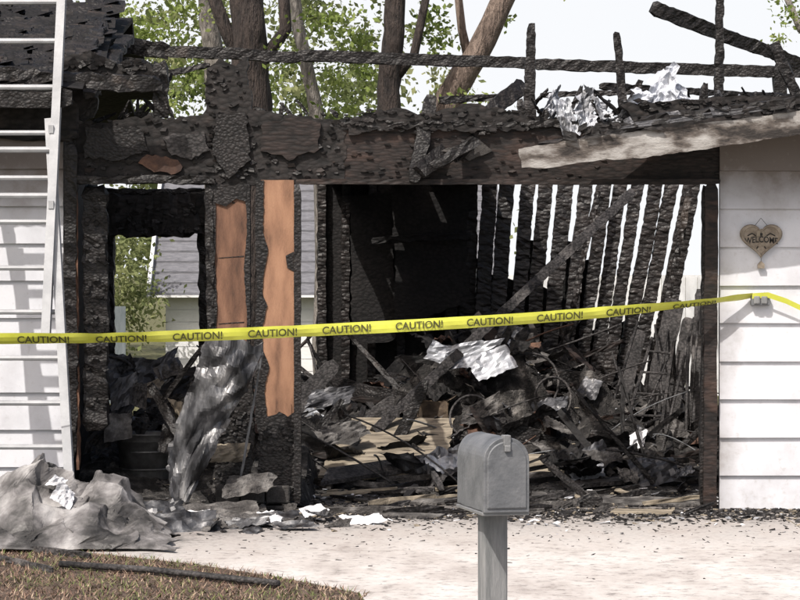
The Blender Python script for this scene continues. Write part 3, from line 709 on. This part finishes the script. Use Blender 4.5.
for s in (1,-1):
    rail(cx+s*72,528,cx+s*50,120)
    rail(cx+s*47,335,cx+s*66,-60,-.045)
rv=[490,447,403,358,312,268,222,178,133]
for v in rv:
    z=zfor(v); h=50+(v-120)*22/408-2
    for k,o in enumerate((-.010,.010)):
        tube(M,[lp(cx-h,z)+Vector((0,o,0)),lp(cx+h,z)+Vector((0,o,0))],.016,8)
for v in (196,150,88,42,3,-40):
    z=zfor(v); h=47+(335-v)*19/395-1
    tube(M,[lp(cx-h,z)+Vector((0,-.045,0)),lp(cx+h,z)+Vector((0,-.045,0))],.019,8)
for s in(1,-1):
    for v in(130,205):
        p=lp(cx+s*51,zfor(v)); box(M,p-Vector((.016,.10,.025)),p+Vector((.016,.04,.025)))
    p=lp(cx+s*72,.02); box(M,p-Vector((.03,.04,.02)),p+Vector((.03,.04,.05)))
M.done('extension_ladder',[ALU])

# ================================================================ CAUTION TAPE
path=[(-150,342,-1.55),(0,339,-1.5),(120,338,-1.35),(260,333,-1.1),(400,326,-.85),(520,319,-.6),(620,311,-.4),(700,303,-.2),(752,296,-.06)]
cp=[pt(*p) for p in path]
def cat(t):
    n=len(cp)-1; t=max(0,min(n-1e-6,t)); i=int(t); f=t-i
    p0=cp[max(i-1,0)];p1=cp[i];p2=cp[i+1];p3=cp[min(i+2,n)]
    return .5*((2*p1)+(p2-p0)*f+(2*p0-5*p1+4*p2-p3)*f*f+(3*p1-p0-3*p2+p3)*f**3)
N=400; line=[cat(i*(len(cp)-1)/N) for i in range(N+1)]
arc=[0]
for a,b in zip(line,line[1:]): arc.append(arc[-1]+(b-a).length)
def tframe(s):
    s=max(0,min(arc[-1]-1e-5,s)); i=min(N-1,int(np.searchsorted(arc,s))-1 if s>0 else 0); i=max(0,i)
    f=(s-arc[i])/(arc[i+1]-arc[i]); p=line[i].lerp(line[i+1],f)
    tw=.25+.35*math.sin(s*1.1+.4)+.75*max(0,(s-3.2)/2.2)*.8+.12*math.sin(s*5)
    return p,Vector((0,-math.sin(tw),math.cos(tw))),Vector((0,-math.cos(tw),-math.sin(tw)))
M=MB(); vs=[];fs=[]; W=.038
for i in range(N+1):
    p,w,nrm=tframe(arc[i])
    for k in(-1,-.33,.33,1): vs.append(p+w*W*k+nrm*(.004*math.cos(k*3)+.0025*math.sin(arc[i]*23+k*2)*math.sin(arc[i]*3)))
for i in range(N):
    for k in range(3): q=i*4+k; fs.append((q,q+1,q+5,q+4))
M.add(vs,fs,0)
def textmesh(body,size,ex=0):
    cu=bpy.data.curves.new('t','FONT'); cu.body=body; cu.size=size; cu.extrude=ex; cu.align_x='LEFT'; cu.resolution_u=3; cu.offset=size*.018
    o=bpy.data.objects.new('t',cu); sc.collection.objects.link(o); bpy.context.view_layer.update()
    me=bpy.data.meshes.new_from_object(o.evaluated_get(bpy.context.evaluated_depsgraph_get()))
    v=[tuple(x.co) for x in me.vertices]; f=[tuple(p.vertices) for p in me.polygons]
    bpy.data.objects.remove(o); return v,f
tv,tf=textmesh('CAUTION!',.066)
wd=max(v[0] for v in tv)
s=.05
while s+wd<arc[-1]-.05:
    vs=[]
    for x,y,_ in tv:
        p,w,nrm=tframe(s+x); vs.append(p+w*(y-.024)+nrm*.0085)
    M.add(vs,tf,1); s+=wd+.16
tp_=[pt(752,296,-.08),pt(768,295,-.09),pt(786,301,-.10),pt(803,309,-.10),pt(830,318,-.08)]
vs=[];fs=[]
for i,p in enumerate(tp_):
    vs+= [p+Vector((0,0,-.018)),p+Vector((0,-.01,.018))]
    if i: q=(i-1)*2; fs.append((q,q+1,q+3,q+2))
M.add(vs,fs,0)
YEL=nmat('yellow_plastic',[(.3,(.50,.52,.05)),(.7,(.66,.67,.11))],5,.45,0,.1,30)
BLK=nmat('black_print',[(.3,(.03,.03,.015)),(.7,(.12,.115,.03))],30,.6,0,.1,30)
M.done('caution_tape',[YEL,BLK])
M=MB(); p=cp[0]; beam(M,(p.x,p.y+.02,-.1),(p.x,p.y+.02,1.35),.04,.04,.001); M.done('wooden_stake',[WOODP])
M=MB(); c=pt(760,300,-.05); box(M,c-Vector((.06,.03,.038)),c+Vector((.06,.03,.038))); box(M,c-Vector((.045,.045,.026)),c+Vector((-.004,-.03,.026)),1); box(M,c-Vector((-.004,.045,.026)),c+Vector((.045,-.03,.026)),1)
o=M.done('outlet_box',[GALV,POSTM]); bv=o.modifiers.new('b','BEVEL'); bv.width=.008; bv.segments=2

# ================================================================ HEART SIGN
M=MB(); c=pt(761,241,-.052); pts=[]
for i in range(60):
    t=2*math.pi*i/60; x=16*math.sin(t)**3; y=13*math.cos(t)-5*math.cos(2*t)-2*math.cos(3*t)-math.cos(4*t)
    pts.append((x/16*.14,(y+2)/15*.118))
def ring(k,y): return [Vector((c.x+x*k,y,c.z+z*k)) for x,z in pts]
n=60; rs=[ring(.97,c.y+.012),ring(1,c.y+.004),ring(1,c.y-.004),ring(.95,c.y-.012),ring(.84,c.y-.012),ring(.81,c.y-.006)]
vs=[v for r in rs for v in r]; fs=[(i*n+j,i*n+(j+1)%n,(i+1)*n+(j+1)%n,(i+1)*n+j) for i in range(5) for j in range(n)]
fs.append(tuple(range(n-1,-1,-1))); fs.append(tuple(5*n+j for j in range(n))); M.add(vs,fs,0)
tv,tf=textmesh('WELCOME',.056); wd=max(v[0] for v in tv)
M.add([Vector((c.x+(x-wd/2)*.80,c.y-.0095,c.z-.020+z+.012*math.sin(x/wd*3.14))) for x,z,_ in tv],tf,1)
def poly(P,y,mi): M.add([Vector((c.x+x,y,c.z+z)) for x,z in P],[tuple(range(len(P)))],mi)
poly([(-.028,.032),(.028,.032),(.028,.059),(0,.082),(-.028,.059)],c.y-.010,2)
poly([(-.008,.034),(.008,.034),(.008,.052),(-.008,.052)],c.y-.0125,1)
for s in(-1,1):
    tube(M,[(c.x+s*.035,c.y-.008,c.z+.034),(c.x+s*.06,c.y-.008,c.z+.05),(c.x+s*.09,c.y-.008,c.z+.034)],.004,6,1)
    tube(M,[(c.x+s*.02,c.y-.008,c.z-.035),(c.x+s*.03,c.y-.008,c.z-.05)],.004,6,1)
tube(M,[(c.x,c.y-.005,c.z-.10),(c.x,c.y-.005,c.z-.135)],.002,5,1)
b0=Vector((c.x,c.y,c.z-.16)); P=[(-.022,-.02),(.022,-.02),(.022,.008),(0,.030),(-.022,.008)]
M.add([b0+Vector((x,y,z)) for y in(-.012,.012) for x,z in P],[(0,1,2,3,4),(9,8,7,6,5)]+[(i,i+5,(i+1)%5+5,(i+1)%5) for i in range(5)],0)
tube(M,[(c.x-.05,c.y,c.z+.09),(c.x,c.y+.005,c.z+.15),(c.x+.05,c.y,c.z+.09)],.002,5,1)
M.done('welcome_heart_sign',[nmat('weathered_resin',[(.3,(.10,.08,.06)),(.5,(.21,.175,.135)),(.7,(.33,.285,.23))],16,.8,0,.5,60),nmat('dark_ink',[(.3,(.012,.011,.01)),(.7,(.02,.018,.016))],9),WOODP])

# ================================================================ MAILBOX
MBX=empty('mailbox'); MBX.location=(.305,-9.0,0); MBX.rotation_euler=(0,0,math.radians(13))
def arch(w,h,n=18):
    w*=.94; r=w/2; P=[(-r,0),(-r,h-r)]+[(-r*math.cos(math.pi*k/n),h-r+r*math.sin(math.pi*k/n)*1.0) for k in range(1,n)]+[(r,h-r),(r,0)]
    return P
zb=.808; M=MB(); P=arch(.156,.240); n=len(P)
def ext(M,P,y0,y1,k0=1,k1=1,mi=0,zb=zb,seg=1,dent=0):
    n=len(P); h=max(p[1] for p in P)/2; vs=[]
    for s in range(seg+1):
        t=s/seg; k=k0+(k1-k0)*t
        for x,z in P:
            dn=dent*fbm(x*14+3,z*12,(y0+(y1-y0)*t)*9)
            vs.append((x*k*(1+dn),y0+(y1-y0)*t,zb+h+(z-h)*k*(1+dn*.6)))
    fs=[tuple(range(n)),tuple(range((seg+1)*n-1,seg*n-1,-1))]
    for s in range(seg): fs+=[(s*n+i,s*n+i+n,s*n+(i+1)%n+n,s*n+(i+1)%n) for i in range(n)]
    M.add(vs,fs,mi)
ext(M,P,-.16,.19,1,1,0,zb,8,.03); ext(M,arch(.150,.233),.19,.196)
o=M.done('body',[GALV],MBX); bv=o.modifiers.new('b','BEVEL'); bv.width=.003; bv.segments=2; bv.limit_method='ANGLE'
M=MB(); ext(M,arch(.162,.244),-.176,-.150,1,1,0,zb-.002); ext(M,arch(.142,.220),-.181,-.176,.97,1,0,zb+.010)
o=M.done('door',[GALV],MBX); bv=o.modifiers.new('b','BEVEL'); bv.width=.004; bv.segments=3; bv.limit_method='ANGLE'
M=MB(); box(M,(-.010,-.192,zb+.196),(.010,-.181,zb+.216)); box(M,(-.012,-.186,zb+.214),(.012,-.150,zb+.249)); box(M,(-.079,-.165,zb-.012),(.079,.18,zb-.001),0)
o=M.done('latch_and_bracket',[nmat('latch_metal',[(.3,(.2,.2,.2)),(.7,(.32,.32,.32))],9,.45,.5)],MBX); bv=o.modifiers.new('b','BEVEL'); bv.width=.002
M=MB(); box(M,(-.041,-.041,-.2),(.041,.041,zb-.013)); o=M.done('post',[POSTM],MBX); bv=o.modifiers.new('b','BEVEL'); bv.width=.006; bv.segments=2

# ================================================================ BACKGROUND
def leaves(name,cl,size,mat,parent=None,seed=1):
    r=np.random.default_rng(seed); C=[]
    for (c,rad,n) in cl:
        d=r.normal(size=(n,3)); d/=np.linalg.norm(d,axis=1)[:,None]; rr=r.random(n)**.6
        C.append(np.array(c)+d*(rr[:,None])*np.array(rad)*(1+.35*r.normal(size=(n,1))))
    C=np.concatenate(C); n=len(C)
    a=r.normal(size=(n,3)); a/=np.linalg.norm(a,axis=1)[:,None]; b=r.normal(size=(n,3)); b-=a*(a*b).sum(1)[:,None]; b/=np.linalg.norm(b,axis=1)[:,None]
    s=size*(.5+.9*r.random((n,1)))
    V=np.stack([C-a*s*.6,C+b*s*.36,C+a*s*.6,C-b*s*.36],1).reshape(-1,3)
    me=bpy.data.meshes.new(name); me.vertices.add(4*n); me.vertices.foreach_set('co',V.ravel())
    me.loops.add(4*n); me.loops.foreach_set('vertex_index',np.arange(4*n)); me.polygons.add(n); me.polygons.foreach_set('loop_start',np.arange(n)*4)
    me.materials.append(mat); me.update(calc_edges=True); me.validate()
    o=bpy.data.objects.new(name,me); sc.collection.objects.link(o)
    if parent: o.parent=parent
    return o
def limb(M,p,d,L,r,depth,tips,mi=0):
    pts=[p];rad=[r]; n=5
    for k in range(n):
        d=(d+Vector((R(-.18,.18),R(-.18,.18),R(-.05,.12)))).normalized(); p=p+d*L/n; pts.append(p); rad.append(r*(1-.5*(k+1)/n))
    tube(M,pts,rad,8,mi,True,.05)
    if depth==0: tips.append(p); return
    for k in range(3):
        i=random.choice((2,3,4,5)) if k else 5
        dd=(d+Vector((R(-.9,.9),R(-.7,.7),R(-.2,.5)))).normalized(); limb(M,pts[i],dd,L*R(.55,.8),rad[i]*.75,depth-1,tips,mi)
def tree(name,y,pth,radf,bark,nleaf,brs=(),low=()):
    T=empty(name); M=MB(); tips=[]
    P=[pt(u,v,y) for u,v in pth]; base_=Vector((P[0].x-(P[1].x-P[0].x)*.3,y,-.1))
    allp=[base_]+P; rr=[radf*1.35]+[radf*(1-.12*k) for k in range(len(P))]
    fp=[];fr=[]
    for i in range(len(allp)-1):
        for k in range(6):
            t=k/6; q=allp[i].lerp(allp[i+1],t); fp.append(q+Vector((fbm(q.z*2,i)*.04,fbm(q.z*2,i+5)*.04,0))); fr.append(rr[i]*(1-t)+rr[i+1]*t)
    fp.append(allp[-1]); fr.append(rr[-1])
    tube(M,fp,fr,12,0,True,.07)
    d=(allp[-1]-allp[-2]).normalized()
    for k in range(3): limb(M,allp[-1],(d+Vector((R(-.6,.6),R(-.5,.5),R(.1,.5)))).normalized(),R(1.6,2.4),rr[-1]*.75,2,tips)
    for (a,b,c,r) in brs:
        q=[pt(*a,y),pt(*b,y),pt(*c,y)]; tube(M,q,[r,r*.85,r*.7],8,0,True,.05); limb(M,q[-1],(q[2]-q[1]).normalized(),1.6,r*.65,2,tips)
    M.done('trunk',[bark],T,True)
    cl=[(tuple(t+Vector((R(-.2,.2),R(-.2,.2),R(-.2,.2)))),(R(.35,.7),R(.35,.7),R(.25,.5)),int(nleaf*R(.6,1.3))) for t in tips]
    for (u,v,rx,rz,n) in low: cl.append((tuple(pt(u,v,y+R(-.6,.6))),(rx,.4,rz),int(n*1.4)))
    leaves('foliage',cl,.05,LEAF,T,int(R(0,9999)))
    return T
tree('shade_tree',9.5,[(216,180),(216,90),(208,10),(200,-90)],.12,BARKG,240,(),[(150,35,.5,.2,220),(190,75,.3,.2,120),(120,20,.5,.25,220),(170,105,.2,.2,90),(185,140,.35,.2,90)])
tree('shade_tree',8,[(252,180),(250,90),(248,20),(240,-80)],.21,BARKB,220,(((256,70),(286,30),(280,-60),.07),((250,80),(226,30),(196,-50),.08)),[(285,60,.2,.2,90),(330,20,.4,.2,160),(180,10,.4,.15,120)])
tree('shade_tree',10,[(322,180),(314,100),(300,40),(286,-60)],.085,BARKG,220,(),[(335,80,.3,.3,160),(360,40,.3,.2,140),(345,110,.3,.15,90),(270,90,.2,.2,60)])
tree('shade_tree',8.5,[(386,180),(388,90),(394,20),(398,-90)],.13,BARKB,220,(((398,75),(414,55),(434,-40),.05),),[(365,75,.25,.25,110),(430,20,.2,.2,70)])
tree('shade_tree',9,[(418,180),(448,100),(484,40),(530,-60)],.155,BARK,200,(((470,66),(462,30),(452,-60),.05),),[(440,40,.2,.2,90),(470,98,.35,.10,80),(505,20,.15,.10,30)])
tree('shade_tree',14,[(860,180),(850,90),(845,10),(840,-60)],.14,BARKG,200,(((850,60),(800,30),(770,-40),.05),),[(792,15,.3,.3,110),(778,40,.2,.12,30),(575,-8,.3,.06,60)])
cl=[]
for k in range(330):
    x=R(-11,1.2); y=R(24,34); top=9+1.6*fbm(x*.4,y*.3); zz=R(.6,max(2.5,top)); 
    if x>-.2 and R(0,1)<.5: continue
    cl.append(((x,y,zz),(R(.4,1.0),R(.6,1.2),R(.3,.7)),190))
leaves('distant_trees',cl,.10,LEAFD,None,5)
cl=[((R(-7.5,-3.4),R(18.3,19.3),R(.2,2.3)),(.45,.4,.45),210) for k in range(60)]
leaves('hedge',cl,.06,LEAFD,None,8)
# neighbour house
NH=empty('neighbor_house'); M=MB()
x0,x1,y0,y1=-3.22,1.2,19.6,24
M.add([(x0,y0,0),(x1,y0,0),(x1,y0,1.35),(x0,y0,1.35),(x0,y1,0),(x1,y1,0),(x1,y1,1.35),(x0,y1,1.35),(x0,(y0+y1)/2,3.2),(x1,(y0+y1)/2,3.2)],[(0,1,2,3),(5,4,7,6),(4,0,3,8,7),(1,5,6,9,2)])
for k in range(8): box(M,(x0,y0-.012,k*.17),(x1,y0-.001,k*.17+.16))
PW=nmat('white_paint',[(.3,(.62,.62,.62)),(.7,(.74,.74,.74))],4,.6); M.done('walls',[PW],NH)
M=MB(); nrow=14
for s in(0,1):
    ya,yb=(y0-.25,(y0+y1)/2) if s==0 else (y1+.25,(y0+y1)/2)
    for k in range(nrow):
        f0=k/nrow;f1=(k+1)/nrow; za=1.22+(3.25-1.22)*f0; zc=1.22+(3.25-1.22)*f1; a=ya+(yb-ya)*f0; b=ya+(yb-ya)*f1
        M.add([(x0-.2+.0,a,za+.03),(x1+.2,a,za+.03),(x1+.2,b,zc),(x0-.2,b,zc),(x0-.2,a,za-.02),(x1+.2,a,za-.02)],[(0,1,2,3),(4,5,1,0)])
M.done('roof',[nmat('grey_shingles',[(.3,(.09,.09,.10)),(.7,(.17,.17,.185))],9,.9,0,.5,40,(1,1,6))],NH)
M=MB()
beam(M,(x0-.21,y0-.3,1.22),(x0-.21,(y0+y1)/2,3.28),.05,.16,0); beam(M,(x0-.25,y0-.27,1.2),(x1+.25,y0-.27,1.2),.03,.10,0); M.done('bargeboard',[PW],NH)
M=MB(); x=-9.0
while x<-3.3:
    box(M,(x,14+R(-.005,.005),0),(x+.135,14.02,1.15+R(-.01,.01))); x+=.145
for z in(.3,.9): box(M,(-9,14.03,z),(-3.3,14.07,z+.09))
M.done('wooden_fence',[nmat('grey_fence',[(.3,(.09,.11,.12)),(.7,(.17,.19,.20))],6,.9,0,.4,40,(3,3,.6))])
M=MB(); x=-.5
while x<9:
    box(M,(x,16+R(-.005,.005),0),(x+.145,16.02,1.5)); x+=.15
M.done('wooden_fence',[PW])

# ================================================================ LIGHT, SKY, CAMERA
el=math.radians(52); az=math.radians(212)
w=bpy.data.worlds.new('World'); sc.world=w; w.use_nodes=True; nt=w.node_tree
sky=nt.nodes.new('ShaderNodeTexSky'); sky.sky_type='NISHITA'; sky.sun_disc=False; sky.sun_elevation=el; sky.sun_rotation=az; sky.dust_density=6; sky.air_density=1.0; sky.ozone_density=1
# bright haze band low over the horizon
tc=nt.nodes.new('ShaderNodeTexCoord'); sx=nt.nodes.new('ShaderNodeSeparateXYZ'); nt.links.new(tc.outputs['Generated'],sx.inputs[0])
hz=ramp(nt,[(0,(1,1,1)),(.12,(.95,.95,.95)),(.36,(0,0,0))]); nt.links.new(sx.outputs[2],hz.inputs[0])
col=mixc(nt,hz.outputs[0],sky.outputs[0],(6.5,6.6,6.8))
bg=nt.nodes['Background']; nt.links.new(col,bg.inputs[0]); bg.inputs[1].default_value=.15
sd=Vector((math.sin(az)*math.cos(el),math.cos(az)*math.cos(el),math.sin(el)))
l=bpy.data.lights.new('sun','SUN'); l.energy=5.0; l.angle=math.radians(.5); l.color=(1,.95,.89)
o=bpy.data.objects.new('sun',l); o.rotation_euler=(-sd).to_track_quat('-Z','Y').to_euler(); sc.collection.objects.link(o)
cam=bpy.data.cameras.new('camera'); cam.lens=F/800*36; cam.sensor_width=36; cam.clip_end=1000; cam.clip_start=.1
o=bpy.data.objects.new('camera',cam); o.location=(0,-D,EH); o.rotation_euler=(math.pi/2-math.atan(33/F),0,0); sc.collection.objects.link(o)
sc.camera=o
sc.view_settings.view_transform='Standard'; sc.view_settings.look='None'; sc.view_settings.exposure=0
